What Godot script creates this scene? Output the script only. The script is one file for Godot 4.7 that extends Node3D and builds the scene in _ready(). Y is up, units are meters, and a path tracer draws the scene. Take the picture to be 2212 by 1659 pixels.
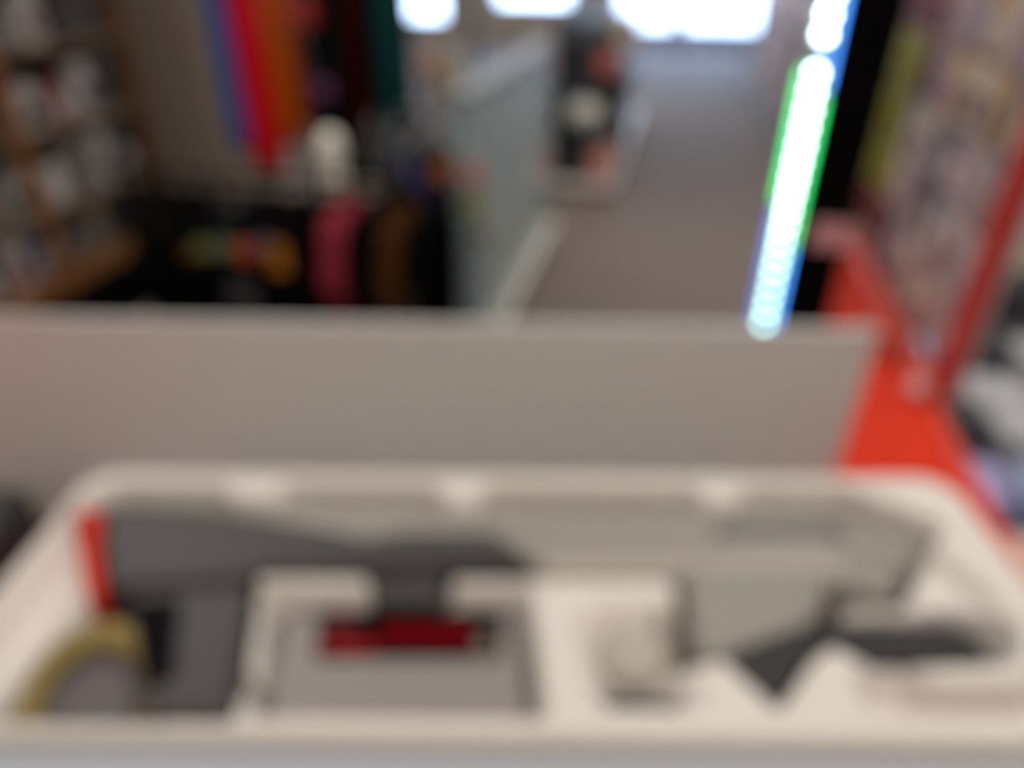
extends Node3D

const TURN := 0.20595          # heading of the foam tray against the aisle
var rng := RandomNumberGenerator.new()
var M := {}
var used := {}
const ORD := ["first", "second", "third", "fourth", "fifth", "sixth", "seventh", "eighth", "ninth", "tenth", "eleventh", "twelfth", "thirteenth", "fourteenth", "fifteenth", "sixteenth"]


func _ready():
	rng.seed = 4711
	# ---------- camera ----------
	var cam := Camera3D.new()
	cam.name = "camera"
	cam.fov = 56.77
	cam.near = 0.01
	cam.far = 80.0
	add_child(cam)
	cam.position = Vector3(0, 1.39, 0)
	cam.rotation_degrees = Vector3(-31.9, 12.5, 0)
	# ---------- sky, exposure, focus (the lens was focused a few centimetres away) ----------
	var env := Environment.new()
	env.background_mode = Environment.BG_SKY
	var sky := Sky.new()
	var sm := ProceduralSkyMaterial.new()
	sm.sky_top_color = Color(0.70, 0.82, 1.0)
	sm.sky_horizon_color = Color(0.95, 0.97, 1.0)
	sm.ground_horizon_color = Color(0.85, 0.88, 0.92)
	sm.ground_bottom_color = Color(0.55, 0.56, 0.58)
	sm.sky_energy_multiplier = 3.0
	sm.ground_energy_multiplier = 2.6
	sky.sky_material = sm
	env.sky = sky
	env.tonemap_mode = Environment.TONE_MAPPER_LINEAR
	env.tonemap_exposure = 1.0
	env.sdfgi_enabled = true
	env.ssao_enabled = true
	env.ssil_enabled = true
	var we := WorldEnvironment.new()
	we.name = "world_environment"
	we.environment = env
	var focus := CameraAttributesPhysical.new()
	focus.frustum_focal_length = 14.0
	focus.exposure_aperture = 9.5
	focus.frustum_focus_distance = 0.029
	we.camera_attributes = focus
	add_child(we)
	materials()
	# ---------- ceiling lamps ----------
	ceiling_lamp(Vector3(0.75, 2.7, -0.75), 1.75, "fluorescent ceiling panel over the red counter")
	ceiling_lamp(Vector3(-0.6, 2.7, 1.1), 1.45, "fluorescent ceiling panel behind the near end of the counter")
	ceiling_lamp(Vector3(-1.7, 2.7, -1.4), 2.1, "fluorescent ceiling panel over the wooden cabinet")
	ceiling_lamp(Vector3(0.1, 2.7, -3.6), 2.7, "fluorescent ceiling panel over the near end of the aisle")
	ceiling_lamp(Vector3(-2.6, 2.7, -4.9), 1.6, "fluorescent ceiling panel behind the grey partition wall")
	ceiling_lamp(Vector3(0.0, 2.7, -7.4), 1.8, "fluorescent ceiling panel halfway down the aisle")
	ceiling_lamp(Vector3(-2.6, 2.7, -8.6), 1.7, "fluorescent ceiling panel before the small shop windows")
	room()
	counter()
	tray()
	toy_gun()
	tray_contents()
	cartons()
	tower()
	rack()
	low_shelf()
	cabinet()
	scarves()
	garments()
	grid_stand()
	glass_case()
	gondola()
	aisle_stand()


# ======================= helpers =======================
func c8(r, g, b) -> Color:
	return Color8(r, g, b)

func mat(col: Color, rough := 0.6, metal := 0.0) -> StandardMaterial3D:
	var m := StandardMaterial3D.new()
	m.albedo_color = col
	m.roughness = rough
	m.metallic = metal
	return m

func noise_tex(freq: float, lo: Color, hi: Color, seed_ := 1, normal := false) -> NoiseTexture2D:
	var n := FastNoiseLite.new()
	n.seed = seed_
	n.frequency = freq
	n.fractal_octaves = 4
	var t := NoiseTexture2D.new()
	t.width = 256
	t.height = 256
	t.seamless = true
	t.noise = n
	if normal:
		t.as_normal_map = true
		t.bump_strength = 2.0
	else:
		var g := Gradient.new()
		g.set_color(0, lo)
		g.set_color(1, hi)
		t.color_ramp = g
	return t

func grained(col: Color, rough: float, freq: float, amount: float, scale: Vector3) -> StandardMaterial3D:
	var m := mat(Color.WHITE, rough)
	m.albedo_texture = noise_tex(freq, col.darkened(amount), col.lightened(amount), int(freq * 1000) + 3)
	m.uv1_triplanar = true
	m.uv1_world_triplanar = true
	m.uv1_scale = scale
	return m

func glow(col: Color, energy: float) -> StandardMaterial3D:
	var m := mat(col, 0.5)
	m.emission_enabled = true
	m.emission = col
	m.emission_energy_multiplier = energy
	return m

func materials():
	M.foam = grained(c8(217, 210, 203), 0.75, 0.06, 0.02, Vector3(14, 14, 14))
	M.foam.normal_enabled = true
	M.foam.normal_texture = noise_tex(0.09, Color.BLACK, Color.WHITE, 8, true)
	M.foam.normal_scale = 0.25
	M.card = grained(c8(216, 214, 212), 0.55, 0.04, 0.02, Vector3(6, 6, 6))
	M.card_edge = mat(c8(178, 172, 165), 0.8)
	M.red = mat(c8(203, 52, 30), 0.5)
	M.red.metallic_specular = 0.2
	M.red_trim = mat(c8(215, 75, 55), 0.3)
	M.carpet = grained(c8(124, 110, 101), 0.8, 0.2, 0.12, Vector3(8, 8, 8))
	M.carpet.metallic_specular = 0.45
	M.wall = grained(c8(204, 191, 175), 0.8, 0.05, 0.03, Vector3(2, 2, 2))
	M.ceiling = grained(c8(205, 203, 198), 0.9, 0.1, 0.03, Vector3(3, 3, 3))
	M.wood = grained(c8(140, 82, 32), 0.5, 0.03, 0.18, Vector3(2.0, 14, 14))
	M.dark = mat(c8(30, 29, 31), 0.5)
	M.black = mat(c8(7, 7, 7), 0.9)
	M.black.metallic_specular = 0.15
	M.steel = mat(c8(205, 205, 200), 0.35, 0.6)
	M.white = mat(c8(225, 222, 214), 0.5)
	M.cream = mat(c8(252, 248, 234), 0.5)
	M.glass = mat(Color(0.70, 0.84, 0.86, 0.22), 0.05)
	M.glass.transparency = BaseMaterial3D.TRANSPARENCY_ALPHA
	M.pane = mat(Color(0.9, 0.97, 1.0, 0.08), 0.03)
	M.pane.transparency = BaseMaterial3D.TRANSPARENCY_ALPHA
	M.pave = grained(c8(222, 218, 210), 0.9, 0.05, 0.04, Vector3(1, 1, 1))
	M.gun_light = mat(c8(148, 143, 136), 0.5)
	M.gun_mid = mat(c8(140, 135, 128), 0.5)
	M.gun_dark = mat(c8(57, 53, 53), 0.55)
	M.gun_black = mat(c8(36, 33, 34), 0.7)
	M.gun_red = mat(c8(196, 44, 28), 0.6)
	M.gun_red.metallic_specular = 0.2
	M.cart = mat(c8(134, 127, 124), 0.5)
	M.olive = mat(c8(136, 118, 64), 0.6)

func numbered(n: String) -> String:
	if not used.has(n):
		used[n] = 0
		return n
	used[n] += 1
	return "%s_%03d" % [n, used[n]]

func tag(o: Node, label: String, category: String, group := "") -> Node:
	o.set_meta("label", label)
	o.set_meta("category", category)
	if group != "":
		o.set_meta("group", group)
	return o

func thing(called: String, label: String, category: String, at := Vector3.ZERO, turn := 0.0, group := "") -> Node3D:
	var o := Node3D.new()
	o.name = numbered(called)
	add_child(o)
	o.position = at
	o.rotation.y = turn
	tag(o, label, category, group)
	return o

func part(called: String, mesh: Mesh, m: Material, parent: Node, at := Vector3.ZERO, rot := Vector3.ZERO) -> MeshInstance3D:
	var o := MeshInstance3D.new()
	o.name = called if parent != self else numbered(called)
	o.mesh = mesh
	o.material_override = m
	parent.add_child(o, true)
	o.position = at
	o.rotation_degrees = rot
	return o

func struct(called: String, mesh: Mesh, m: Material, at := Vector3.ZERO) -> MeshInstance3D:
	var o := part(called, mesh, m, self, at)
	o.set_meta("kind", "structure")
	return o

# polygon in x,z; rises from y0 to y1, with rounded upper and lower rims
func prism(poly: PackedVector2Array, y0: float, y1: float, bevel := 0.0, steps := 2) -> ArrayMesh:
	var p := poly.duplicate()
	var area := 0.0
	for i in p.size():
		var q = p[(i + 1) % p.size()]
		area += p[i].x * q.y - q.x * p[i].y
	if area < 0.0:
		p.reverse()
	var n := p.size()
	var nrm := PackedVector2Array()
	for i in n:
		var a: Vector2 = (p[i] - p[(i + n - 1) % n]).normalized()
		var b: Vector2 = (p[(i + 1) % n] - p[i]).normalized()
		var na := Vector2(a.y, -a.x)
		var nb := Vector2(b.y, -b.x)
		var s := na + nb
		var d := 1.0 + na.dot(nb)
		nrm.append(s / maxf(d, 0.5))
	var rings := []
	if bevel > 0.0:
		for k in steps + 1:
			var t := PI / 2 * k / steps
			rings.append([bevel * (1.0 - sin(t)), y0 + bevel * (1.0 - cos(t))])
		for k in steps + 1:
			var t := PI / 2 * k / steps
			rings.append([bevel * (1.0 - cos(t)), y1 - bevel * (1.0 - sin(t))])
	else:
		rings = [[0.0, y0], [0.0, y1]]
	var st := SurfaceTool.new()
	st.begin(Mesh.PRIMITIVE_TRIANGLES)
	st.set_smooth_group(-1)
	var at := func(i: int, k: int) -> Vector3:
		var v: Vector2 = p[i] - nrm[i] * rings[k][0]
		return Vector3(v.x, rings[k][1], v.y)
	for k in rings.size() - 1:
		for i in n:
			var j := (i + 1) % n
			var ib: Vector3 = at.call(i, k)
			var jb: Vector3 = at.call(j, k)
			var it: Vector3 = at.call(i, k + 1)
			var jt: Vector3 = at.call(j, k + 1)
			for v in [jt, it, ib, jt, ib, jb]:
				st.add_vertex(v)
	for side in [0, rings.size() - 1]:
		var cap := PackedVector2Array()
		for i in n:
			var v: Vector3 = at.call(i, side)
			cap.append(Vector2(v.x, v.z))
		var idx := Geometry2D.triangulate_polygon(cap)
		for f in range(0, idx.size(), 3):
			var tri := [cap[idx[f]], cap[idx[f + 1]], cap[idx[f + 2]]]
			var up: bool = (tri[1] - tri[0]).cross(tri[2] - tri[0]) > 0.0
			if up == (side == 0):
				tri.reverse()
			for v in tri:
				st.add_vertex(Vector3(v.x, rings[side][1], v.y))
	st.generate_normals()
	return st.commit()

func rounded(w: float, d: float, r: float, seg := 3) -> PackedVector2Array:
	var out := PackedVector2Array()
	for k in 4:
		var cx: float = [1, -1, -1, 1][k] * (w / 2 - r)
		var cz: float = [1, 1, -1, -1][k] * (d / 2 - r)
		for s in seg + 1:
			var a := PI / 2 * (k + float(s) / seg)
			out.append(Vector2(cx + cos(a) * r, cz + sin(a) * r))
	return out

var box_cache := {}
func rbox(w: float, h: float, d: float, b := 0.004) -> ArrayMesh:   # base at y = 0
	var key := "%.4f %.4f %.4f %.4f" % [w, h, d, b]
	if not box_cache.has(key):
		box_cache[key] = prism(rounded(w, d, b, 1), 0, h, b * 0.8, 1)
	return box_cache[key]

func lathe(profile: Array, segs := 20) -> ArrayMesh:
	var st := SurfaceTool.new()
	st.begin(Mesh.PRIMITIVE_TRIANGLES)
	for k in profile.size() - 1:
		var a: Vector2 = profile[k]
		var b: Vector2 = profile[k + 1]
		for i in segs:
			var t0 := TAU * i / segs
			var t1 := TAU * (i + 1) / segs
			var ib := Vector3(cos(t0) * a.x, a.y, sin(t0) * a.x)
			var jb := Vector3(cos(t1) * a.x, a.y, sin(t1) * a.x)
			var it := Vector3(cos(t0) * b.x, b.y, sin(t0) * b.x)
			var jt := Vector3(cos(t1) * b.x, b.y, sin(t1) * b.x)
			if b.x > 0.0:
				for v in [jt, it, ib]: st.add_vertex(v)
			if a.x > 0.0:
				for v in [jt, ib, jb]: st.add_vertex(v)
	st.generate_normals()
	return st.commit()

func tube(points: Array, r: float, closed := false, segs := 8) -> ArrayMesh:
	var st := SurfaceTool.new()
	st.begin(Mesh.PRIMITIVE_TRIANGLES)
	var n := points.size()
	var rings := []
	var last_n := Vector3.UP
	for i in n:
		var a: Vector3 = points[(i + n - 1) % n] if closed or i > 0 else points[i]
		var b: Vector3 = points[(i + 1) % n] if closed or i < n - 1 else points[i]
		var t := (b - a).normalized()
		if i == 0 and absf(t.dot(last_n)) > 0.9:
			last_n = Vector3.RIGHT
		var nn := (last_n - t * last_n.dot(t)).normalized()
		last_n = nn
		var bb := t.cross(nn)
		var ring := []
		for s in segs:
			var w := TAU * s / segs
			ring.append(points[i] + (nn * cos(w) + bb * sin(w)) * r)
		rings.append(ring)
	var count := n if closed else n - 1
	for i in count:
		var ra = rings[i]
		var rb = rings[(i + 1) % n]
		for s in segs:
			var s2 := (s + 1) % segs
			for v in [ra[s], rb[s2], rb[s], ra[s], ra[s2], rb[s2]]: st.add_vertex(v)
	if not closed:
		for s in range(1, segs - 1):
			for v in [rings[0][0], rings[0][s + 1], rings[0][s]]: st.add_vertex(v)
			for v in [rings[n - 1][0], rings[n - 1][s], rings[n - 1][s + 1]]: st.add_vertex(v)
	st.generate_normals()
	return st.commit()

# a point in the frame of the foam tray: u to the right, w away from the camera
func spot(u: float, y: float, w: float) -> Vector3:
	return Vector3(u * cos(TURN) - w * sin(TURN), y, -u * sin(TURN) - w * cos(TURN))

func outline(pts: Array, u0: float, w0: float) -> PackedVector2Array:
	var out := PackedVector2Array()
	for p in pts:
		out.append(Vector2(p[0] - u0, -(p[1] - w0)))
	return out

func tint(col: Color, rough := 0.55) -> StandardMaterial3D:
	var key := "tint " + col.to_html() + str(rough)
	if not M.has(key):
		M[key] = mat(col, rough)
		if rough >= 0.9: M[key].metallic_specular = 0.15
	return M[key]

# a boxed or carded article: card, panel of print and a hang tab
func pack(called: String, label: String, category: String, at: Vector3, turn: float, size: Vector3, col: Color, second: Color, group: String) -> Node3D:
	var t := thing(called, label, category, at, turn, group)
	part("box", rbox(size.x, size.y, size.z, minf(0.006, size.z * 0.3)), tint(col), t)
	part("front_panel", rbox(size.x * 0.7, size.y * 0.45, 0.004, 0.001), tint(second), t, Vector3(0, size.y * 0.15, size.z / 2))
	return t


# ======================= setting =======================
func ceiling_lamp(at: Vector3, energy: float, label: String):
	var t := thing("ceiling_lamp", label, "lamp", at)
	part("frame", rbox(1.26, 0.06, 0.66, 0.01), M.white, t, Vector3(0, 0.02, 0))
	part("diffuser", rbox(1.2, 0.02, 0.6, 0.005), glow(Color(1.0, 0.96, 0.9), 2.0), t)
	var l := AreaLight3D.new()
	l.name = "light"
	l.area_size = Vector2(1.2, 0.6)
	l.light_color = Color(0.99, 0.975, 0.955)
	l.light_energy = energy
	l.area_range = 30.0
	l.area_attenuation = 2.0
	l.shadow_enabled = true
	t.add_child(l)
	l.position = Vector3(0, -0.01, 0)
	l.rotation_degrees = Vector3(-90, 0, 0)

func room():
	struct("floor", rbox(7.4, 0.2, 14.6, 0.01), M.carpet, Vector3(-1.9, -0.2, -5.0))
	struct("ceiling", rbox(7.4, 0.2, 14.6, 0.01), M.ceiling, Vector3(-1.9, 2.78, -5.0))
	struct("wall_left", rbox(0.2, 2.78, 14.2, 0.005), M.wall, Vector3(-5.3, 0, -5.0))
	struct("wall_right", rbox(0.2, 2.78, 14.2, 0.005), M.wall, Vector3(1.7, 0, -5.0))
	struct("wall_back", rbox(6.8, 2.78, 0.2, 0.005), M.wall, Vector3(-1.8, 0, 2.0))
	struct("wall_partition", rbox(2.7, 2.3, 0.15, 0.005), M.wall, Vector3(-3.55, 0, -3.75))
	var w := CSGBox3D.new()
	w.name = "wall_front"
	w.size = Vector3(6.8, 2.78, 0.2)
	w.material = M.wall
	add_child(w)
	w.position = Vector3(-1.8, 1.39, -12.1)
	w.set_meta("kind", "structure")
	var holes := [[-1.12, 1.08, 0.0, 2.2], [-4.40, -3.72, 0.32, 2.2], [-2.94, -1.74, 0.55, 2.2]]
	for h in holes:
		var c := CSGBox3D.new()
		c.name = "opening"
		c.operation = CSGShape3D.OPERATION_SUBTRACTION
		c.size = Vector3(h[1] - h[0], h[3] - h[2], 0.4)
		w.add_child(c, true)
		c.position = Vector3((h[0] + h[1]) / 2 + 1.8, (h[2] + h[3]) / 2 - 1.39, 0)
	struct("ground", rbox(30, 0.1, 26, 0.01), M.pave, Vector3(-1.8, -0.14, -25.25))
	var n := 0
	for d in [[-1.12, -0.14], [-0.14, 1.08]]:
		n += 1
		var t := Node3D.new()
		t.name = "door_%d" % n
		add_child(t)
		t.position = Vector3((d[0] + d[1]) / 2, 0, -12.1)
		t.set_meta("kind", "structure")
		var wd: float = d[1] - d[0]
		var fm: Material = tint(c8(196, 204, 230), 0.4)
		for s in [-1, 1]:
			part("door_stile", rbox(0.1, 2.19, 0.06), fm, t, Vector3(s * (wd / 2 - 0.05), 0.005, 0))
		part("kick_plate", rbox(wd - 0.2, 0.29, 0.06), fm, t, Vector3(0, 0.01, 0))
		part("top_rail", rbox(wd - 0.2, 0.1, 0.06), fm, t, Vector3(0, 2.08, 0))
		part("pane", rbox(wd - 0.2, 1.78, 0.012, 0.002), M.pane, t, Vector3(0, 0.3, 0))
		part("door_handle", tube([Vector3(0, 0.9, 0.05), Vector3(0, 1.3, 0.05)], 0.012), M.steel, t, Vector3((wd / 2 - 0.07) * (1 if n == 1 else -1), 0, 0.02))
	n = 0
	for d in [[-4.40, -3.72, 0.32], [-2.94, -1.74, 0.55]]:
		n += 1
		var t := Node3D.new()
		t.name = "window_%d" % n
		add_child(t)
		t.position = Vector3((d[0] + d[1]) / 2, d[2], -12.1)
		t.set_meta("kind", "structure")
		var wd: float = d[1] - d[0]
		var ht: float = 2.2 - d[2]
		for s in [-1, 1]:
			part("window_frame", rbox(0.05, ht, 0.08), M.white, t, Vector3(s * (wd / 2 - 0.025), 0, 0))
		part("window_sill", rbox(wd - 0.1, 0.04, 0.12), M.white, t)
		part("pane", rbox(wd - 0.1, ht - 0.08, 0.012, 0.002), M.pane, t, Vector3(0, 0.04, 0))

func counter():
	var t := thing("counter", "glossy orange red counter under the foam tray, its right arm running under the rack", "counter", Vector3(0, 0, -0.4))
	var shape := PackedVector2Array([Vector2(-1.5, 0.75), Vector2(0.345, 0.75), Vector2(0.345, -1.0), Vector2(0.247, -1.0), Vector2(0.247, -0.48), Vector2(-0.1, -0.43), Vector2(-1.5, -0.12)])
	part("counter_top", prism(shape, 0.86, 0.9, 0.004), M.red, t)
	var under := PackedVector2Array([Vector2(-1.45, 0.45), Vector2(0.31, 0.45), Vector2(0.31, -0.98), Vector2(0.265, -0.98), Vector2(0.265, -0.44), Vector2(-0.1, -0.38), Vector2(-1.45, -0.09)])
	part("counter_body", prism(under, 0.0, 0.86), tint(c8(90, 84, 80)), t)
	part("edge_trim", rbox(0.014, 0.05, 1.75, 0.004), M.red_trim, t, Vector3(0.352, 0.855, -0.125))


# ======================= foam tray and what lies in it =======================
var CAVITIES := [
	[0.075, 0.010, [[-0.324, 0.437], [-0.242, 0.438], [-0.226, 0.420], [-0.190, 0.420], [-0.184, 0.440], [-0.071, 0.440], [-0.057, 0.416], [-0.032, 0.416], [-0.023, 0.440], [0.137, 0.441], [0.145, 0.421], [0.169, 0.421], [0.185, 0.440], [0.262, 0.441], [0.315, 0.400], [0.285, 0.362], [0.262, 0.335], [0.213, 0.335], [0.213, 0.346], [-0.290, 0.346], [-0.345, 0.405]]],
	[0.075, 0.010, [[-0.292, 0.352], [-0.183, 0.350], [-0.178, 0.320], [-0.163, 0.240], [-0.230, 0.240], [-0.285, 0.310]]],
	[0.070, 0.010, [[-0.322, 0.238], [-0.200, 0.238], [-0.215, 0.318], [-0.268, 0.330], [-0.308, 0.300]]],
	[0.045, 0.008, [[-0.172, 0.330], [0.006, 0.336], [0.014, 0.244], [-0.152, 0.242]]],
	[0.065, 0.008, [[-0.100, 0.352], [-0.048, 0.352], [-0.048, 0.315], [-0.100, 0.315]]],
	[0.065, 0.010, [[0.110, 0.352], [0.226, 0.352], [0.217, 0.320], [0.190, 0.300], [0.118, 0.284], [0.106, 0.290]]],
	[0.060, 0.010, [[0.116, 0.300], [0.200, 0.326], [0.206, 0.302], [0.178, 0.284], [0.149, 0.252]]],
	[0.055, 0.010, [[0.193, 0.324], [0.305, 0.331], [0.318, 0.306], [0.300, 0.282], [0.214, 0.280], [0.190, 0.300]]],
	[0.026, 0.010, [[0.204, 0.270], [0.235, 0.276], [0.245, 0.262], [0.300, 0.262], [0.320, 0.275], [0.328, 0.262], [0.306, 0.249], [0.203, 0.249]]],
	[0.018, 0.026, [[0.042, 0.300], [0.056, 0.314], [0.090, 0.314], [0.103, 0.300], [0.100, 0.254], [0.048, 0.254]]],
	[0.070, 0.006, [[0.053, 0.268], [0.098, 0.268], [0.097, 0.251], [0.053, 0.251]]],
	[0.045, 0.012, [[0.090, 0.318], [0.118, 0.312], [0.118, 0.282], [0.090, 0.278]]],
	[0.060, 0.006, [[-0.166, 0.274], [-0.148, 0.276], [-0.146, 0.260], [-0.160, 0.258]]],
	[0.022, 0.030, [[-0.345, 0.395], [-0.310, 0.385], [-0.296, 0.320], [-0.310, 0.250], [-0.338, 0.250]]],
	[0.016, 0.010, [[-0.178, 0.335], [-0.150, 0.335], [-0.150, 0.250], [-0.182, 0.262]]],
	[0.014, 0.012, [[0.205, 0.345], [0.300, 0.372], [0.318, 0.330], [0.300, 0.300], [0.200, 0.320]]],
]

func edge_distance(p: Vector2, poly: PackedVector2Array) -> float:
	var d := 1e9
	var inside := false
	var n := poly.size()
	var j := n - 1
	for i in n:
		var a := poly[i]
		var b := poly[j]
		var e := b - a
		var q := p - a
		var r := q - e * clampf(q.dot(e) / e.dot(e), 0, 1)
		d = minf(d, r.length_squared())
		if (a.y > p.y) != (b.y > p.y) and p.x < e.x * (p.y - a.y) / e.y + a.x:
			inside = not inside
		j = i
	return -sqrt(d) if inside else sqrt(d)

func tray():
	var u0 := -0.002
	var w0 := 0.3435
	var hw := 0.355
	var hd := 0.1175
	var nu := 260
	var nw := 92
	var polys := []
	for c in CAVITIES:
		var pl := PackedVector2Array()
		var lo := Vector2(9, 9)
		var hi := Vector2(-9, -9)
		for q in c[2]:
			var v := Vector2(q[0], q[1])
			pl.append(v)
			lo = lo.min(v)
			hi = hi.max(v)
		polys.append([c[0], c[1], pl, lo - Vector2.ONE * 0.035, hi + Vector2.ONE * 0.035])
	var st := SurfaceTool.new()
	st.begin(Mesh.PRIMITIVE_TRIANGLES)
	var r := 0.03
	for b in nw + 1:
		for a in nu + 1:
			var x := -hw + 2 * hw * a / nu
			var z := -hd + 2 * hd * b / nw
			# round the four corners in plan
			var cx := absf(x) - (hw - r)
			var cz := absf(z) - (hd - r)
			if cx > 0 and cz > 0:
				var m := maxf(cx, cz)
				var k := m / Vector2(cx, cz).length()
				x = signf(x) * (hw - r + cx * k)
				z = signf(z) * (hd - r + cz * k)
			var p := Vector2(u0 + x, w0 - z)
			var drop := 0.0
			for c in polys:
				if p.x > c[3].x and p.y > c[3].y and p.x < c[4].x and p.y < c[4].y:
					var d := edge_distance(p, c[2])
					drop = maxf(drop, c[0] * smoothstep(c[1] * 0.5, -c[1] * 0.5, d))
			var q := Vector2(maxf(absf(x) - (hw - r), 0), maxf(absf(z) - (hd - r), 0))
			var edge := r - q.length()
			if q == Vector2.ZERO:
				edge = r
			var rim := 0.0
			if edge < 0.010:
				rim = 0.010 - sqrt(maxf(0.0, 0.0001 - pow(0.010 - edge, 2)))
			st.add_vertex(Vector3(x, 0.12 - drop - rim, z))
	var row := nu + 1
	for b in nw:
		for a in nu:
			var i := b * row + a
			for k in [i, i + 1, i + row + 1, i, i + row + 1, i + row]: st.add_index(k)
	# skirt down to the counter
	var loop := []
	for a in nu: loop.append(a)
	for b in nw: loop.append(b * row + nu)
	for a in nu: loop.append(nw * row + nu - a)
	for b in nw: loop.append((nw - b) * row)
	var base := (nu + 1) * (nw + 1)
	var n := loop.size()
	for k in n:
		var a: int = loop[k] % row
		var b: int = loop[k] / row
		var x := -hw + 2 * hw * a / nu
		var z := -hd + 2 * hd * b / nw
		var cx := absf(x) - (hw - r)
		var cz := absf(z) - (hd - r)
		if cx > 0 and cz > 0:
			var kk := maxf(cx, cz) / Vector2(cx, cz).length()
			x = signf(x) * (hw - r + cx * kk)
			z = signf(z) * (hd - r + cz * kk)
		st.add_vertex(Vector3(x, 0, z))
	for k in n:
		var j := (k + 1) % n
		for v in [loop[j], loop[k], base + k, loop[j], base + k, base + j]: st.add_index(v)
	for k in range(1, n - 1):
		for v in [base, base + k + 1, base + k]: st.add_index(v)
	st.generate_normals()
	var o := part("foam_tray", st.commit(), M.foam, self, spot(u0, 0.9, w0))
	o.rotation.y = TURN
	tag(o, "off white polystyrene packing tray with moulded hollows holding the grey toy gun", "packing tray")

func toy_gun():
	var u0 := 0.0
	var w0 := 0.40
	var t := thing("toy_gun", "large grey toy light gun with dark rear and orange red end cap in foam tray", "toy gun", spot(u0, 0.945, w0), TURN)
	# barrel turned about its long axis, a little flattened
	var prof := [Vector2(0, -0.318), Vector2(0.030, -0.318), Vector2(0.041, -0.308), Vector2(0.0435, -0.28), Vector2(0.0435, 0.125), Vector2(0.046, 0.13), Vector2(0.046, 0.225), Vector2(0.042, 0.245), Vector2(0.032, 0.275), Vector2(0.026, 0.283), Vector2(0.029, 0.300), Vector2(0.024, 0.304), Vector2(0.020, 0.290), Vector2(0, 0.285)]
	var barrel := part("barrel", lathe(prof, 28), M.gun_light, t, Vector3(0, 0.033, -0.007))
	barrel.rotation_degrees = Vector3(0, 0, -90)
	barrel.scale = Vector3(0.72, 1, 1)
	part("rear_body", prism(outline([[-0.324, 0.418], [-0.242, 0.414], [-0.146, 0.394], [-0.112, 0.386], [-0.085, 0.392], [-0.016, 0.392], [0.008, 0.362], [-0.050, 0.358], [-0.176, 0.350], [-0.195, 0.340], [-0.255, 0.335], [-0.280, 0.333], [-0.305, 0.375]], u0, w0), 0.01, 0.074, 0.006), M.gun_dark, t)
	part("stock", prism(outline([[-0.270, 0.345], [-0.185, 0.345], [-0.180, 0.320], [-0.166, 0.243], [-0.212, 0.243], [-0.238, 0.285], [-0.266, 0.328]], u0, w0), 0.005, 0.068, 0.006), M.gun_dark, t)
	part("end_cap", prism(outline([[-0.340, 0.406], [-0.334, 0.416], [-0.325, 0.414], [-0.305, 0.372], [-0.282, 0.335], [-0.281, 0.324], [-0.290, 0.326], [-0.311, 0.358]], u0, w0), 0.012, 0.072, 0.004), M.gun_red, t)
	part("grip_inset", prism(outline([[-0.260, 0.326], [-0.228, 0.328], [-0.206, 0.266], [-0.220, 0.262], [-0.238, 0.288]], u0, w0), 0.06, 0.070, 0.002), tint(c8(20, 17, 19), 0.9), t)
	part("trigger_handle", prism(outline([[-0.103, 0.362], [-0.050, 0.362], [-0.051, 0.329], [-0.099, 0.329]], u0, w0), 0.01, 0.066, 0.005), M.gun_dark, t)
	part("trigger_groove", prism(outline([[-0.101, 0.350], [-0.051, 0.350], [-0.051, 0.345], [-0.101, 0.345]], u0, w0), 0.06, 0.0675, 0.001), M.gun_black, t)
	part("scope_slot", prism(outline([[0.150, 0.409], [0.248, 0.410], [0.245, 0.395], [0.146, 0.394]], u0, w0), 0.055, 0.0675, 0.002), tint(c8(104, 102, 100)), t)
	part("lower_rail", prism(outline([[0.012, 0.382], [0.240, 0.384], [0.236, 0.362], [0.020, 0.362]], u0, w0), 0.01, 0.060, 0.006), tint(c8(166, 158, 148)), t)
	part("side_block", prism(outline([[0.120, 0.368], [0.225, 0.366], [0.215, 0.345], [0.194, 0.318], [0.124, 0.290], [0.112, 0.294]], u0, w0), 0.012, 0.064, 0.006), M.gun_mid, t)
	part("front_sight", prism(outline([[0.222, 0.388], [0.285, 0.395], [0.272, 0.358], [0.262, 0.346], [0.222, 0.358]], u0, w0), 0.012, 0.058, 0.006), M.gun_mid, t)

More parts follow.
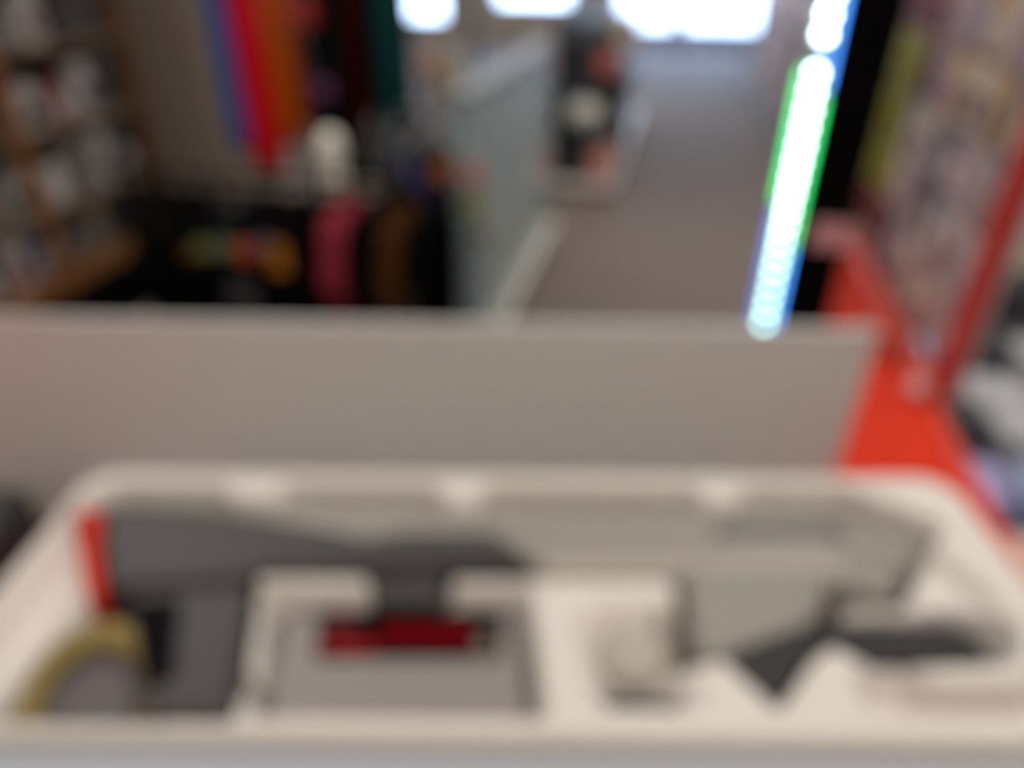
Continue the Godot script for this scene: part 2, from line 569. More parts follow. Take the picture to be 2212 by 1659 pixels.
func tray_contents():
	# dark handle
	var t := thing("angled_grip", "charcoal plastic angled grip with a rounded bar, at the right of the foam tray", "grip", spot(0.2, 0.955, 0.30), TURN)
	part("wedge", prism(outline([[0.121, 0.298], [0.197, 0.326], [0.206, 0.310], [0.200, 0.303], [0.176, 0.285], [0.153, 0.252], [0.147, 0.252]], 0.2, 0.3), 0.0, 0.05, 0.005), M.gun_black, t)
	var bar := part("bar", lathe([Vector2(0, -0.058), Vector2(0.008, -0.057), Vector2(0.017, -0.052), Vector2(0.024, -0.040), Vector2(0.024, 0.035), Vector2(0.018, 0.048), Vector2(0.008, 0.054), Vector2(0, 0.055)], 20), M.gun_black, t, Vector3(0.053, 0.030, -0.005))
	bar.rotation_degrees = Vector3(0, 0, -90)
	# game cartridge
	t = thing("game_cartridge", "grey plastic game cartridge with black and red label, in the middle of the foam tray", "cartridge", spot(-0.075, 0.977, 0.29), TURN)
	part("shell", prism(outline([[-0.163, 0.334], [0.000, 0.336], [0.008, 0.250], [-0.147, 0.248]], -0.075, 0.29), 0.0, 0.022, 0.003), M.cart, t)
	part("label_plate", prism(outline([[-0.136, 0.330], [-0.010, 0.331], [-0.010, 0.294], [-0.129, 0.292]], -0.075, 0.29), 0.018, 0.0232, 0.0006, 1), mat(c8(16, 12, 14), 0.9), t)
	var img := Image.create(128, 36, false, Image.FORMAT_RGB8)
	img.fill(c8(12, 8, 9))
	img.fill_rect(Rect2i(4, 3, 22, 16), c8(90, 38, 42))
	img.fill_rect(Rect2i(2, 24, 40, 10), c8(140, 26, 28))
	for k in 6:
		img.fill_rect(Rect2i(44 + k * 11, 9, 9, 18), c8(118, 4, 16))
		img.fill_rect(Rect2i(47 + k * 11, 14, 3, 7), c8(60, 6, 12))
	img.fill_rect(Rect2i(112, 17, 12, 17), c8(110, 100, 92))
	var pm := mat(Color.WHITE, 0.9)
	pm.metallic_specular = 0.1
	pm.albedo_texture = ImageTexture.create_from_image(img)
	var plane := PlaneMesh.new()
	plane.size = Vector2(0.119, 0.033)
	part("printed_label", plane, pm, t, Vector3(0.0030, 0.0237, -0.0215)).set_meta("label", "black label printed with red lettering and a red band")
	for s in [-1, 1]:
		part("side_rib", rbox(0.006, 0.02, 0.07, 0.002), tint(c8(118, 110, 104)), t, Vector3(s * 0.0785 - 0.001, 0.0, 0.002))
	# grey knob in its own round hollow
	t = thing("grey_knob", "grey rounded plastic cap standing in a hollow between the cartridge and the dark grip", "cap", spot(0.072, 1.001, 0.2905), TURN)
	part("cap", lathe([Vector2(0, 0), Vector2(0.023, 0), Vector2(0.0245, 0.003), Vector2(0.0235, 0.009), Vector2(0.018, 0.014), Vector2(0.010, 0.016), Vector2(0, 0.0165)], 24), tint(c8(172, 163, 152)), t)
	part("base_clip", rbox(0.040, 0.052, 0.011, 0.003), M.black, t, Vector3(0.003, -0.052, 0.031))
	# olive ring
	t = thing("olive_ring", "olive yellow ring around a grey core, in the near left corner of the foam tray", "ring", spot(-0.264, 0.982, 0.266), TURN)
	var ring := part("ring", tube(circle(0.040, 28, 0), 0.009, true, 10), M.olive, t)
	ring.rotation_degrees = Vector3(28, 18, 10)
	ring.scale = Vector3(1, 1, 1.12)
	var core := part("core", lathe([Vector2(0, -0.008), Vector2(0.032, -0.008), Vector2(0.033, 0.0), Vector2(0.025, 0.003), Vector2(0, 0.004)], 24), tint(c8(100, 94, 96)), t)
	core.rotation_degrees = Vector3(28, 18, 10)

func circle(r: float, n: int, y: float) -> Array:
	var out := []
	for i in n:
		out.append(Vector3(cos(TAU * i / n) * r, y, sin(TAU * i / n) * r))
	return out

func cartons():
	# the tall grey carton panel behind the tray
	var t := thing("standing_carton", "grey cardboard carton panel standing on its long edge behind the foam tray", "carton", spot(-0.137, 0.9, 0.5635), TURN - 0.019)
	part("face_panel", rbox(0.90, 0.204, 0.005, 0.001), M.card, t)
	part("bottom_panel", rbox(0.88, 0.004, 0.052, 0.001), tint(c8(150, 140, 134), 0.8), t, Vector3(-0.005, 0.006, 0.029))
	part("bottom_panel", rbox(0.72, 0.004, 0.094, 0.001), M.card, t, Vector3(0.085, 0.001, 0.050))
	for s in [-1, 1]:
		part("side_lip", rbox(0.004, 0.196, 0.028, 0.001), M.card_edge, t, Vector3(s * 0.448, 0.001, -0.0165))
	# the pale carton along the near edge
	t = thing("flat_carton", "pale bluish grey cardboard carton lying along the near side of the foam tray", "carton", spot(0, 0.9, 0.145), TURN)
	part("carton_body", rbox(0.9, 0.108, 0.159, 0.002), tint(c8(162, 166, 175)), t)
	part("tuck_flap", rbox(0.86, 0.003, 0.157, 0.001), tint(c8(164, 168, 177)), t, Vector3(0, 0.108, 0))
	# dark case on the left
	t = thing("dark_case", "small black case with a magenta lower band, on the counter left of the foam tray", "case", Vector3(-0.592, 0.9, -0.305), TURN)
	part("body", rbox(0.15, 0.055, 0.15, 0.008), M.dark, t, Vector3(0, 0.016, 0))
	part("band", rbox(0.152, 0.016, 0.152, 0.004), mat(c8(150, 20, 60), 0.5), t)


# ======================= right side =======================
func tower():
	var t := thing("display_tower", "tall black display tower with a bright white LED strip down its left front edge", "display tower", Vector3(0.196, 0, -1.005))
	part("column", rbox(0.095, 2.2, 0.05, 0.004), M.black, t)
	part("label_plate", rbox(0.05, 0.035, 0.003, 0.001), mat(c8(205, 165, 170), 0.5), t, Vector3(0.022, 1.04, 0.0255))
	var strip := part("led_strip", rbox(0.030, 1.35, 0.006, 0.002), tint(c8(150, 165, 175), 0.4), t, Vector3(-0.040, 0.8, 0.028))
	var sp := SphereMesh.new()
	sp.radius = 0.0046
	sp.height = 0.0092
	sp.radial_segments = 8
	sp.rings = 4
	var shades := []
	for k in 7:
		shades.append(glow(Color(0.80, 1.0, 0.90).lerp(Color(0.90, 1.0, 0.97), k / 6.0), 10.0 + k * 2.1))
	for k in 62:
		var y := 0.02 + k * 0.0208
		if absf(y - 0.471) < 0.012:
			continue
		part("led", sp, shades[clampi(int((y - 0.18) / 0.025), 0, 6)], strip, Vector3(0, y, 0.0045))
	var gm := glow(Color(0.0, 0.85, 0.38), 4.0)
	part("green_tube", tube([Vector3(-0.0135, 0.30, 0.004), Vector3(-0.0135, 0.46, 0.004)], 0.0025, false, 8), gm, strip)
	part("green_tube", tube([Vector3(0.0120, 0.24, 0.004), Vector3(0.0120, 0.43, 0.004)], 0.002, false, 8), gm, strip)
	part("blue_tube", tube([Vector3(0.0120, 0.03, 0.004), Vector3(0.0120, 0.24, 0.004)], 0.002, false, 8), glow(Color(0.20, 0.56, 1.0), 4.5), strip)
	part("blue_tube", tube([Vector3(0.0120, 0.44, 0.004), Vector3(0.0120, 1.2, 0.004)], 0.002, false, 8), glow(Color(0.20, 0.56, 1.0), 4.5), strip)
	part("blue_tube", tube([Vector3(-0.0135, 0.03, 0.004), Vector3(-0.0135, 0.29, 0.004)], 0.0025, false, 8), glow(Color(0.3, 0.45, 0.9), 1.6), strip)
	var l := AreaLight3D.new()
	l.name = "light"
	l.area_size = Vector2(0.016, 1.3)
	l.light_color = Color(0.82, 1.0, 0.98)
	l.light_energy = 0.03
	l.area_range = 10.0
	l.shadow_enabled = true
	t.add_child(l)
	l.position = Vector3(-0.040, 1.47, 0.045)
	l.rotation_degrees = Vector3(0, 180, 0)

func rack():
	var t := thing("red_rack", "red framed display rack standing along the right edge of the red counter", "display rack", Vector3(0.37, 0.9, -0.84))
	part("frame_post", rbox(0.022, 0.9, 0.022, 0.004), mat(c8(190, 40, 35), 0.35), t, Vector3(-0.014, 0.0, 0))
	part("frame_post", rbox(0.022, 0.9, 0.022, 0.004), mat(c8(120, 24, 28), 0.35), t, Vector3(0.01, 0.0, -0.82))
	part("back_panel", rbox(0.01, 0.9, 0.76, 0.002), tint(c8(190, 176, 178)), t, Vector3(0.030, 0.0, -0.43))
	part("bottom_rail", rbox(0.02, 0.012, 0.79, 0.003), M.red_trim, t, Vector3(-0.012, 0.0, -0.41))
	part("top_rail", rbox(0.03, 0.02, 0.84, 0.003), mat(c8(160, 40, 35), 0.4), t, Vector3(0.01, 0.9, -0.41))
	var b := part("finial", lathe([Vector2(0, 0), Vector2(0.012, 0.001), Vector2(0.013, 0.012), Vector2(0.008, 0.02), Vector2(0, 0.022)], 14), tint(c8(225, 190, 195)), t, Vector3(-0.033, 0.002, -0.012))
	b.set_meta("label", "pale pink round knob at the foot of the red post")
	var near := [["pale grey", c8(214, 206, 206)], ["dusty pink", c8(204, 172, 174)], ["lilac grey", c8(178, 174, 188)], ["light beige", c8(216, 204, 188)], ["smoky mauve", c8(170, 154, 164)], ["off white", c8(220, 212, 210)], ["smoky grey", c8(104, 98, 106)], ["ash pink", c8(160, 128, 132)]]
	for row in 7:
		for col in 9:
			var z := -0.925 - col * 0.081
			var y := 0.915 + row * 0.088
			var pick: Array = near[rng.randi() % near.size()]
			var second: Array = near[rng.randi() % near.size()]
			if (row >= 3 and col >= 5) or (col >= 5 and row == 0):
				second = ["", c8(90, 16, 26)]
			if row >= 3 and col >= 5:
				pick = ["dark maroon", c8(84, 12, 22)] if (row + col) % 2 == 0 else ["crimson", c8(170, 36, 52)]
			if row >= 3 and col >= 1 and col < 4 and row < 6:
				pick = ["buff yellow", c8(214, 186, 128)] if (row + col) % 2 == 0 else pick
			if col >= 6 and row >= 1 and row <= 3:
				pick = ["lime yellow", c8(150, 150, 14)]
				second = pick
			if col >= 5 and row == 0:
				pick = ["rust red", c8(120, 40, 30)]
			pack("carded_pack", "%s carded pack on red rack, %s row up, %s from red post" % [pick[0], ORD[row], ORD[col]], "pack", Vector3(0.378 + rng.randf() * 0.006, y, z), -PI / 2 + (rng.randf() - 0.5) * 0.3, Vector3(0.062, 0.078, 0.012), pick[1], second[1], "carded packs on the red rack")

func low_shelf():
	var t := thing("low_shelf", "low black merchandise shelf right of the red counter", "shelf", Vector3(0.80, 0, -1.15))
	part("cabinet_body", rbox(0.80, 0.64, 1.5, 0.006), M.dark, t)
	part("shelf_top", rbox(0.82, 0.02, 1.52, 0.004), M.black, t, Vector3(0, 0.64, 0))
	part("back_board", rbox(0.03, 1.0, 1.5, 0.004), M.dark, t, Vector3(0.4, 0.66, 0))
	var pal := [["white", c8(240, 240, 240)], ["pale blue", c8(180, 196, 228)], ["tan", c8(200, 164, 140)], ["grey", c8(190, 192, 196)], ["peach", c8(236, 206, 190)], ["charcoal", c8(46, 46, 54)], ["lavender", c8(176, 172, 220)]]
	for row in 10:
		for col in 5:
			var pick: Array = pal[rng.randi() % pal.size()]
			if row < 2: pick = pal[[4, 0, 2][(row + col) % 3]]
			if row >= 3 and (row + col * 2) % 4 == 0: pick = pal[5]
			if row >= 7: pick = pal[5]
			var second: Array = pal[rng.randi() % pal.size()] if row < 7 else pal[5]
			pack("boxed_toy", "%s boxed toy on low black shelf, %s row back, %s from counter" % [pick[0], ORD[row], ORD[col]], "box", Vector3(0.465 + col * 0.13, 0.66, -0.50 - row * 0.14), (rng.randf() - 0.5) * 0.2, Vector3(0.115, 0.06 + rng.randf() * 0.05, 0.095), pick[1], second[1], "boxed toys on the low black shelf")


# ======================= left side =======================
func cabinet():
	var t := thing("wooden_cabinet", "wooden framed wall cabinet with open shelves of grey and white goods, at the left", "cabinet", Vector3(-2.42, 0, -1.95))
	var ln := 1.66
	part("plinth", rbox(0.40, 0.24, ln, 0.006), M.black, t, Vector3(0.0, 0, 0))
	part("back_panel", rbox(0.02, 1.8, ln, 0.002), tint(c8(70, 64, 60)), t, Vector3(-0.2, 0.24, 0))
	for z in [-0.80, -0.16, 0.5]:
		part("post", rbox(0.05, 1.8, 0.034 if z > -0.5 else 0.024, 0.004), M.wood if z > -0.5 else tint(c8(96, 62, 34)), t, Vector3(0.195, 0.24, z))
	part("end_panel", rbox(0.40, 1.8, 0.03, 0.003), tint(c8(92, 66, 42)), t, Vector3(0, 0.24, -0.815))
	for k in 5:
		part("shelf", rbox(0.40, 0.03 if k > 0 else 0.07, ln - 0.02, 0.003), tint(c8(104, 86, 68)) if k > 0 else M.wood, t, Vector3(0.0, 0.24 + k * 0.27, 0))
	var pal := [["light grey", c8(140, 136, 136)], ["white", c8(190, 186, 184)], ["slate grey", c8(86, 84, 88)], ["dark grey", c8(56, 54, 56)], ["beige", c8(140, 124, 108)], ["reddish", c8(130, 70, 72)], ["charcoal", c8(40, 38, 40)]]
	for row in 4:
		for k in 11:
			var z := -1.24 - k * 0.142
			var pick: Array = pal[(rng.randi() % 5) if rng.randf() < 0.75 else (6)]
			var second: Array = pal[rng.randi() % pal.size()]
			if row == 0 and k == 6: pick = ["blue", c8(50, 74, 130)]
			if row == 3 and k == 8: pick = pal[1]
			if row == 2 and k == 8: pick = pal[5]
			if row == 2 and k == 9: pick = pal[1]
			if row == 1 and k == 8: pick = pal[0]
			if row == 1 and k == 6: pick = pal[1]
			if k == 10: pick = pal[2]
			var hgt := 0.12 + rng.randf() * 0.09
			pack("boxed_figure", "%s boxed figure on wooden cabinet, %s shelf up, %s from near end" % [pick[0], ORD[row], ORD[k]], "box", Vector3(-2.30 + rng.randf() * 0.03, 0.31 + row * 0.27 - (0.04 if row > 0 else 0.0), z), PI / 2 + (rng.randf() - 0.5) * 0.4, Vector3(0.10, hgt, 0.06), pick[1], second[1], "boxed figures in the wooden cabinet")

func cloth_strip(w: float, len: float, waves: float, depth: float) -> ArrayMesh:
	# hangs from y = 0 down to -len, with soft folds
	var st := SurfaceTool.new()
	st.begin(Mesh.PRIMITIVE_TRIANGLES)
	var nx := 16
	var ny := 14
	for side in 2:
		for j in ny + 1:
			for i in nx + 1:
				var x := float(i) / nx
				var y := float(j) / ny
				var z := sin(x * TAU * waves + y * 0.8) * depth * (0.4 + 0.6 * y) + (0.004 if side == 0 else -0.004)
				st.add_vertex(Vector3((x - 0.5) * w * (1.0 - 0.05 * sin(y * 3)), -y * len, z))
	var row := nx + 1
	var off := row * (ny + 1)
	for j in ny:
		for i in nx:
			var a := j * row + i
			for v in [a, a + 1, a + row + 1, a, a + row + 1, a + row]: st.add_index(v)
			for v in [a, a + row + 1, a + 1, a, a + row, a + row + 1]: st.add_index(off + v)
	for j in ny:
		for e in [0, nx]:
			var a: int = j * row + e
			var b: int = a + row
			var q := [a, b, off + b, a, off + b, off + a]
			if e == nx: q.reverse()
			for v in q: st.add_index(v)
	for i in nx:
		for e in [0, ny]:
			var a: int = e * row + i
			var q := [a, off + a, off + a + 1, a, off + a + 1, a + 1]
			if e == ny: q.reverse()
			for v in q: st.add_index(v)
	st.generate_normals()
	return st.commit()

func scarves():
	var cr := thing("black_crate", "low black crate on the carpet before the wooden cabinet", "crate", Vector3(-1.84, 0, -2.66))
	part("crate_body", rbox(0.34, 0.36, 0.6, 0.01), M.black, cr)
	part("crate_rim", rbox(0.36, 0.03, 0.62, 0.006), M.black, cr, Vector3(0, 0.34, 0))
	var z := -3.2
	var t := thing("hanging_rail", "black rail on posts carrying the blue, red and orange cloths", "rail", Vector3(-1.85, 0, z))
	part("bar", tube([Vector3(-0.27, 1.66, 0), Vector3(0.18, 1.66, 0)], 0.012), M.black, t)
	for x in [-0.08, 0.085]:
		part("upright", tube([Vector3(x, 0, -0.045), Vector3(x, 1.68, -0.045)], 0.014), M.black, t)
		part("foot", rbox(0.05, 0.03, 0.4, 0.006), M.black, t, Vector3(x, 0, 0))
	var list := [["blue", -2.055, 0.10, 1.15, c8(16, 92, 176)], ["bright red", -1.925, 0.165, 1.23, c8(222, 24, 34)], ["rust orange", -1.770, 0.14, 1.10, c8(188, 86, 18)], ["dark red", -1.665, 0.06, 1.0, c8(96, 10, 14)]]
	for s in list:
		var o := thing("hanging_cloth", "%s cloth hanging from the black rail before the grey wall" % s[0], "cloth", Vector3(s[1], 1.66, z), 0.0, "cloths on the black rail")
		part("drape", cloth_strip(s[2], s[3], 1.5, 0.012), tint(s[4], 1.0), o)
		part("sleeve", tube([Vector3(-s[2] / 2, 0, 0), Vector3(s[2] / 2, 0, 0)], 0.017, false, 10), tint(s[4], 1.0), o)
	var b := thing("red_pouch", "small round red pouch hanging beside the rust orange cloth", "pouch", Vector3(-1.60, 1.06, z + 0.08))
	part("bag", lathe([Vector2(0, 0), Vector2(0.05, 0.01), Vector2(0.068, 0.06), Vector2(0.05, 0.12), Vector2(0.02, 0.15), Vector2(0, 0.151)], 18), tint(c8(190, 40, 40), 0.7), b)
	part("cord", tube([Vector3(0, 0.15, 0), Vector3(0, 0.60, -0.08)], 0.003, false, 6), M.black, b)

func garment(called: String, label: String, category: String, at: Vector3, turn: float, wide: float, tall: float, thick: float, m: Material, group: String) -> Node3D:
	# seen edge-on along its shoulders; hangs from `at`
	var t := thing(called, label, category, at, turn, group)
	var s := wide / 2
	var sil := PackedVector2Array([Vector2(-0.05, 0.0), Vector2(-s * 0.8, 0.05), Vector2(-s * 1.15, 0.24), Vector2(-s * 0.9, 0.27), Vector2(-s * 0.78, 0.2), Vector2(-s * 0.8, tall), Vector2(s * 0.8, tall), Vector2(s * 0.78, 0.2), Vector2(s * 0.9, 0.27), Vector2(s * 1.15, 0.24), Vector2(s * 0.8, 0.05), Vector2(0.05, 0.0), Vector2(0.0, 0.02)])
	var body := part("cloth", prism(sil, -thick / 2, thick / 2, thick * 0.3, 2), m, t)
	body.rotation_degrees = Vector3(90, 0, 0)
	part("hanger_hook", tube([Vector3(0, -0.02, 0), Vector3(0, 0.03, 0), Vector3(0.012, 0.045, 0), Vector3(0, 0.058, 0), Vector3(-0.012, 0.047, 0)], 0.002, false, 6), M.steel, t)
	return t

func garments():
	# low rail of T-shirts, edge-on to the camera
	var z := -2.12
	var t := thing("garment_rail", "low black clothes rail full of dark garments, left of the glass case", "clothes rail", Vector3(-1.25, 0, z))
	part("bar", tube([Vector3(-0.66, 0.72, 0), Vector3(0.56, 0.72, 0)], 0.011), M.black, t)
	for x in [-0.62, 0.545]:
		part("upright", tube([Vector3(x, 0, 0), Vector3(x, 0.73, 0)], 0.012), M.black, t)
		part("foot", rbox(0.04, 0.03, 0.44, 0.006), M.black, t, Vector3(x, 0, 0))
	var cols := [["black", M.black], ["black", M.black], ["black", M.black], ["charcoal", tint(c8(34, 33, 36), 0.9)], ["black", M.black], ["black", M.black], ["black", M.black], ["dusty pink", tint(c8(142, 48, 62), 0.9)], ["black", M.black], ["dark brown", tint(c8(74, 44, 22), 0.9)], ["black", M.black], ["black", M.black], ["black", M.black]]
	for k in range(0, cols.size() - 2):
		var x := -1.72 + k * 0.0985
		garment("hung_shirt", "%s garment on the low clothes rail, %s from its left end" % [cols[k][0], ORD[k]], "shirt", Vector3(x, 0.665, z), PI / 2, 0.34, 0.52, 0.085, cols[k][1], "garments on the low rail")
	# the printed shirt that faces the counter
	var p := garment("printed_shirt", "black T-shirt with small colourful chest print, facing out before the low rail", "shirt", Vector3(-1.27, 0.68, -1.86), 0.0, 0.44, 0.56, 0.03, M.black, "")
	var i := 0
	for q in [[-0.12, -0.10, 0.07, 0.05, c8(120, 128, 84)], [-0.045, -0.09, 0.06, 0.05, c8(110, 132, 112)], [0.02, -0.10, 0.065, 0.06, c8(196, 82, 40)], [0.085, -0.075, 0.06, 0.05, c8(120, 108, 130)], [-0.17, -0.12, 0.05, 0.03, c8(130, 78, 34)], [0.13, -0.11, 0.06, 0.10, c8(190, 120, 40)], [-0.02, -0.24, 0.10, 0.08, c8(74, 72, 76)], [0.0, -0.34, 0.08, 0.10, c8(58, 57, 60)]]:
		i += 1
		part("print_patch", rbox(q[2], q[3], 0.004, 0.001), tint(q[4], 0.9), p, Vector3(q[0], q[1] - q[3] / 2, 0.0155))
	# tall rail behind with long dark garments
	z = -3.3
	t = thing("tall_garment_rail", "tall black clothes rail of dark garments behind the white bust", "clothes rail", Vector3(-1.43, 0, z))
	part("bar", tube([Vector3(-0.21, 1.72, 0), Vector3(0.21, 1.72, 0)], 0.012), M.black, t)
	for x in [-0.2, 0.2]:
		part("upright", tube([Vector3(x, 0, 0), Vector3(x, 1.73, 0)], 0.013), M.black, t)
		part("foot", rbox(0.05, 0.03, 0.5, 0.006), M.black, t, Vector3(x, 0, 0))
	var dark := [["black", M.black], ["slate black", tint(c8(32, 36, 38), 0.9)], ["black", M.black], ["deep red", tint(c8(64, 12, 8), 0.9)], ["black", M.black], ["dark teal", tint(c8(20, 62, 62), 0.9)]]
	for k in dark.size():
		garment("long_garment", "%s long garment on the tall clothes rail, %s from its left end" % [dark[k][0], ORD[k]], "garment", Vector3(-1.60 + k * 0.066, 1.66, z), PI / 2, 0.40, 1.45, 0.058, dark[k][1], "garments on the tall rail")
	var o := part("purple_pompom", lathe([Vector2(0, 0), Vector2(0.035, 0.012), Vector2(0.048, 0.048), Vector2(0.035, 0.084), Vector2(0, 0.096)], 16), tint(c8(104, 60, 92), 0.9), self, Vector3(-1.49, 0.80, -2.98))
	tag(o, "muted purple round pompom hanging before the black garments", "pompom")
	var cord := tube([Vector3(0, 0.09, 0), Vector3(0, 0.90, -0.08)], 0.003, false, 6)
	part("cord", cord, M.black, o)

func grid_stand():
	# wire grid stand with small hanging goods, behind the low rail
	var z := -2.93
	var t := thing("wire_stand", "dark wire grid stand hung with small bright goods, behind the low clothes rail", "display stand", Vector3(-1.16, 0, z))
	for x in [-0.36, 0.36]:
		part("upright", tube([Vector3(x, 0, 0), Vector3(x, 1.26, 0)], 0.01), M.dark, t)
		part("foot", rbox(0.04, 0.025, 0.2, 0.006), M.dark, t, Vector3(x, 0, 0))
	for k in 12:
		part("grid_wire", tube([Vector3(-0.36, 0.12 + k * 0.1, 0), Vector3(0.36, 0.12 + k * 0.1, 0)], 0.003, false, 6), M.black, t)
	part("base_panel", rbox(0.70, 0.62, 0.02, 0.003), M.black, t, Vector3(0, 0.02, -0.02))
	# cream bust with narrow neck
	var b := thing("cream_bust", "cream white bust with round head and narrow neck, above the dusty pink garment", "bust", Vector3(-1.085, 0.665, -2.18))
	part("bust", lathe([Vector2(0, 0), Vector2(0.031, 0.003), Vector2(0.039, 0.02), Vector2(0.038, 0.055), Vector2(0.030, 0.077), Vector2(0.028, 0.092), Vector2(0.038, 0.122), Vector2(0.042, 0.155), Vector2(0.035, 0.190), Vector2(0.018, 0.210), Vector2(0, 0.215)], 22), M.cream, b)
	part("foot_ring", tube(circle(0.032, 16, 0.004), 0.005, true, 6), tint(c8(220, 190, 176)), b)
	var list := [["peach", "ball", -0.86, 1.03, 0.055, c8(186, 140, 106)], ["purple", "charm", -0.855, 0.93, 0.04, c8(50, 40, 78)], ["pale yellow", "card", -0.80, 0.97, 0.05, c8(176, 162, 118)], ["white", "card", -0.75, 0.95, 0.055, c8(178, 174, 174)], ["light grey", "card", -0.80, 0.86, 0.05, c8(150, 148, 150)], ["sand", "card", -0.72, 0.88, 0.045, c8(170, 152, 132)], ["silver", "charm", -0.99, 0.80, 0.045, c8(130, 128, 130)], ["grey violet", "charm", -0.92, 0.84, 0.045, c8(104, 100, 108)], ["silver grey", "charm", -1.10, 0.735, 0.045, c8(112, 106, 104)], ["pearl", "ball", -1.135, 0.565, 0.05, c8(196, 178, 164)], ["smoke grey", "charm", -1.06, 0.66, 0.045, c8(90, 88, 90)], ["steel blue", "card", -0.95, 0.635, 0.06, c8(70, 70, 118)], ["blue grey", "card", -1.01, 0.70, 0.05, c8(88, 90, 108)], ["amber orange", "ball", -0.83, 0.65, 0.06, c8(168, 92, 30)], ["pewter", "charm", -0.90, 0.735, 0.045, c8(84, 80, 84)], ["indigo", "card", -0.90, 0.575, 0.05, c8(48, 46, 100)], ["coral pink", "card", -0.70, 0.655, 0.036, c8(196, 116, 118)], ["yellow green", "card", -0.685, 0.555, 0.036, c8(132, 130, 30)], ["tan brown", "charm", -0.67, 0.455, 0.036, c8(120, 92, 60)], ["ash grey", "card", -0.87, 0.79, 0.045, c8(120, 118, 120)],
		["ivory", "card", -0.755, 1.04, 0.045, c8(196, 190, 176)], ["bone white", "charm", -0.81, 1.06, 0.04, c8(190, 186, 180)], ["dove grey", "card", -0.86, 0.865, 0.035, c8(160, 158, 162)], ["mustard", "charm", -0.775, 0.885, 0.03, c8(170, 140, 60)], ["chrome", "charm", -0.93, 0.76, 0.035, c8(190, 190, 190)], ["nickel", "charm", -1.03, 0.755, 0.035, c8(170, 168, 168)], ["lead grey", "charm", -0.97, 0.72, 0.03, c8(140, 138, 140)], ["bright silver", "charm", -1.13, 0.68, 0.03, c8(200, 198, 194)], ["milky grey", "charm", -1.06, 0.585, 0.035, c8(180, 172, 166)], ["brass", "charm", -1.00, 0.61, 0.03, c8(140, 116, 80)], ["tin grey", "charm", -1.10, 0.80, 0.03, c8(150, 146, 144)], ["plum", "card", -0.77, 0.79, 0.03, c8(90, 70, 100)], ["iron grey", "charm", -0.83, 0.735, 0.03, c8(120, 116, 116)]]
	for q in list:
		var at := Vector3(q[2] * 1.126, 1.39 - (1.39 - q[3]) * 1.126, z + 0.05)
		if q[2] > -0.71:
			at = Vector3(-0.612 + (0.02 if q[1] == "charm" else 0.0), q[3] + 0.10, -2.19)
		var o := thing("hanging_" + q[1], "%s %s hanging on the wire stand behind the low rail" % [q[0], {"ball": "round plush ball", "card": "small carded toy", "charm": "small key charm"}[q[1]]], {"ball": "plush", "card": "toy", "charm": "charm"}[q[1]], at, rng.randf() * 0.6 - 0.3, "small goods on the wire stand")
		var s: float = q[4]
		if q[1] == "ball":
			part("ball", lathe([Vector2(0, -s), Vector2(s * 0.6, -s * 0.8), Vector2(s, 0), Vector2(s * 0.6, s * 0.8), Vector2(0, s)], 16), tint(q[5], 0.8), o)
		elif q[1] == "card":
			part("card", rbox(s * 1.5, s * 2.0, 0.02, 0.004), tint(q[5], 0.5), o, Vector3(0, -s, 0))
		else:
			part("charm", lathe([Vector2(0, -s), Vector2(s * 0.7, -s * 0.5), Vector2(s * 0.5, s * 0.2), Vector2(s * 0.7, s * 0.6), Vector2(0, s)], 10), mat(q[5], 0.25, 0.5), o)
		part("loop", tube([Vector3(0, s * 0.9, 0), Vector3(0, s + 0.03, -0.02), Vector3(0, s + 0.03, -0.05)], 0.0025, false, 6), M.steel, o)


# ======================= aisle =======================
func glass_case():
	var t := thing("glass_case", "narrow grey green glass showcase with a pale metal rail, along the left of the aisle", "showcase", Vector3(-0.65, 0, -2.95))
	var ln := 1.42
	part("plinth", rbox(0.075, 0.08, ln, 0.004), tint(c8(120, 126, 126)), t)
	part("floor_panel", rbox(0.085, 0.02, ln, 0.003), tint(c8(150, 158, 158)), t, Vector3(0, 0.08, 0))
	part("core_panel", rbox(0.02, 0.86, ln - 0.06, 0.003), tint(c8(226, 238, 244)), t, Vector3(-0.008, 0.1, 0))
	part("rail", rbox(0.03, 0.05, ln, 0.006), tint(c8(236, 232, 220), 0.35), t, Vector3(0.062, 0.075, 0))
	for q in [-1, 1]:
		part("side_pane", rbox(0.006, 0.88, ln - 0.04, 0.001), M.glass, t, Vector3(q * 0.036, 0.1, 0))
	for s in [-1, 1]:
		part("end_pane", rbox(0.062, 0.88, 0.006, 0.001), M.glass, t, Vector3(0, 0.1, s * (ln / 2 - 0.01)))
		for q in [-1, 1]:
			part("corner_post", rbox(0.014, 0.9, 0.014, 0.003), tint(c8(150, 156, 156), 0.4), t, Vector3(q * 0.034, 0.1, s * (ln / 2 - 0.01)))
	part("top_cap", rbox(0.085, 0.02, ln, 0.004), tint(c8(150, 158, 166), 0.6), t, Vector3(0, 0.98, 0))


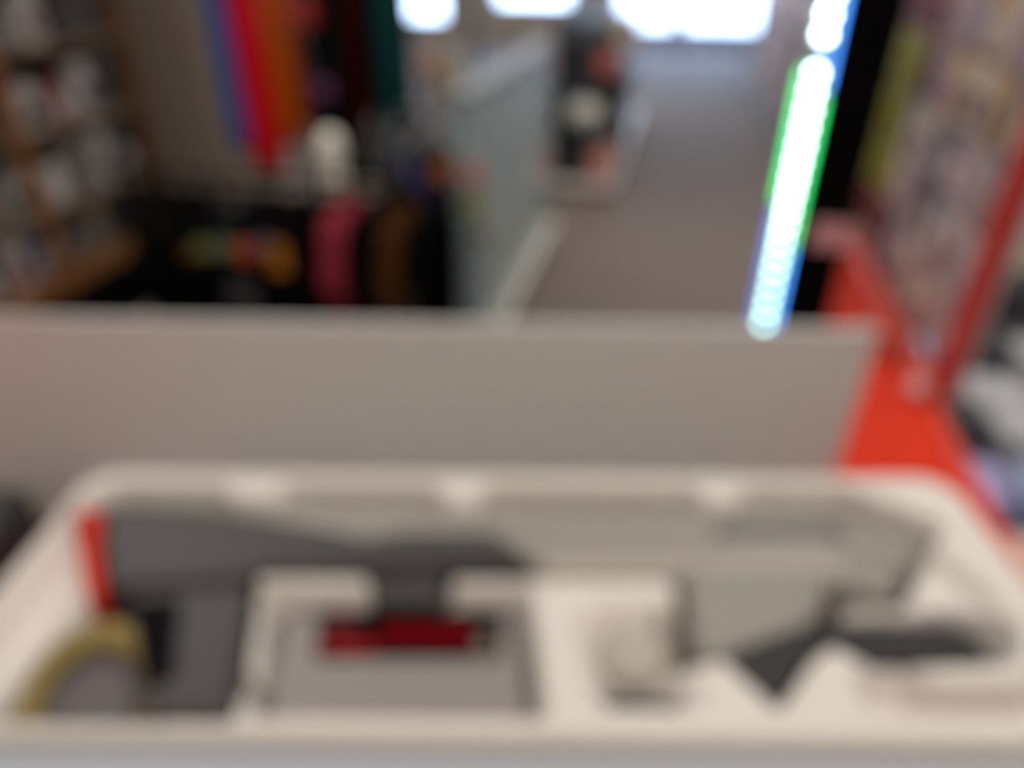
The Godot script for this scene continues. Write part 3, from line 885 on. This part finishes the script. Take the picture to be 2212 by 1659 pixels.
func gondola():
	var t := thing("low_gondola", "low open display unit with a white lipped base, farther along the left of the aisle", "display unit", Vector3(-0.555, 0, -5.72))
	var ln := 2.5
	part("base", rbox(0.42, 0.07, ln, 0.004), tint(c8(110, 104, 100)), t)
	part("base_lip", rbox(0.03, 0.05, ln, 0.005), tint(c8(226, 222, 220), 0.4), t, Vector3(0.205, 0.06, 0))
	part("front_lip", rbox(0.42, 0.05, 0.03, 0.005), tint(c8(236, 226, 220), 0.4), t, Vector3(0, 0.06, ln / 2))
	part("back_board", rbox(0.03, 0.95, ln - 0.05, 0.003), M.dark, t, Vector3(-0.17, 0.07, 0))
	for y in [0.40, 0.68]:
		part("shelf", rbox(0.34, 0.02, ln - 0.1, 0.003), M.dark, t, Vector3(-0.02, y, 0))
	var items := [["large dark box", -0.60, 0.08, -4.62, 0.16, 0.25, 0.2, c8(26, 34, 32)], ["salmon pink box", -0.44, 0.11, -4.58, 0.13, 0.16, 0.16, c8(206, 138, 126)], ["black box", -0.60, 0.70, -4.72, 0.2, 0.2, 0.2, c8(26, 26, 34)], ["coral red box", -0.45, 0.70, -4.7, 0.10, 0.13, 0.12, c8(190, 88, 84)], ["dark green box", -0.56, 0.70, -5.15, 0.22, 0.24, 0.2, c8(60, 70, 66)], ["peach box", -0.44, 0.08, -5.0, 0.12, 0.16, 0.2, c8(206, 164, 150)], ["black case", -0.46, 0.42, -5.1, 0.2, 0.2, 0.3, c8(30, 30, 34)], ["charcoal case", -0.46, 0.08, -5.5, 0.2, 0.22, 0.4, c8(44, 44, 48)], ["grey box", -0.46, 0.42, -5.7, 0.2, 0.18, 0.4, c8(110, 108, 108)], ["cream box", -0.46, 0.70, -5.9, 0.2, 0.24, 0.5, c8(200, 186, 170)]]
	for q in items:
		pack("display_box", "%s on the low display unit by the aisle" % q[0], "box", Vector3(q[1], q[2], q[3]), 0.0, Vector3(q[4], q[5], q[6]), q[7], q[7].lightened(0.12), "boxes on the low display unit")
	var h := thing("white_bowl", "rounded white helmet shaped bowl on the middle shelf of the low display unit", "bowl", Vector3(-0.565, 0.42, -4.62))
	part("shell", lathe([Vector2(0, 0), Vector2(0.10, 0.005), Vector2(0.125, 0.05), Vector2(0.115, 0.11), Vector2(0.07, 0.15), Vector2(0, 0.16)], 22), tint(c8(206, 206, 196), 0.4), h)
	part("rim", tube(circle(0.122, 24, 0.045), 0.008, true, 6), tint(c8(170, 168, 160)), h)

func aisle_stand():
	var t := thing("aisle_stand", "long merchandise stand along the right of the aisle near the glass doors", "display stand", Vector3(0.98, 0, -7.3))
	var ln := 4.4
	part("base", rbox(0.42, 0.12, ln, 0.005), tint(c8(110, 104, 100)), t)
	part("back_board", rbox(0.03, 1.4, ln, 0.003), tint(c8(120, 114, 112)), t, Vector3(0.18, 0.12, 0))
	for y in [0.45, 0.8]:
		part("shelf", rbox(0.36, 0.02, ln, 0.003), tint(c8(150, 144, 140)), t, Vector3(0.0, y, 0))
	var pal := [["peach", c8(206, 166, 140)], ["orange", c8(196, 134, 84)], ["rose", c8(196, 138, 150)], ["violet", c8(126, 116, 160)], ["tan", c8(178, 150, 126)], ["pale grey", c8(176, 174, 180)]]
	for row in 3:
		for k in 13:
			var pick: Array = pal[(row * 5 + k * 7 + k / 3) % pal.size()]
			pack("aisle_pack", "%s pack on the right aisle stand, %s shelf up, %s from its near end" % [pick[0], ORD[row], ORD[k]], "box", Vector3(0.90, 0.12 + [0.0, 0.35, 0.70][row], -5.35 - k * 0.325), -PI / 2, Vector3(0.24, 0.24, 0.12), pick[1], pick[1].darkened(0.2), "packs on the right aisle stand")
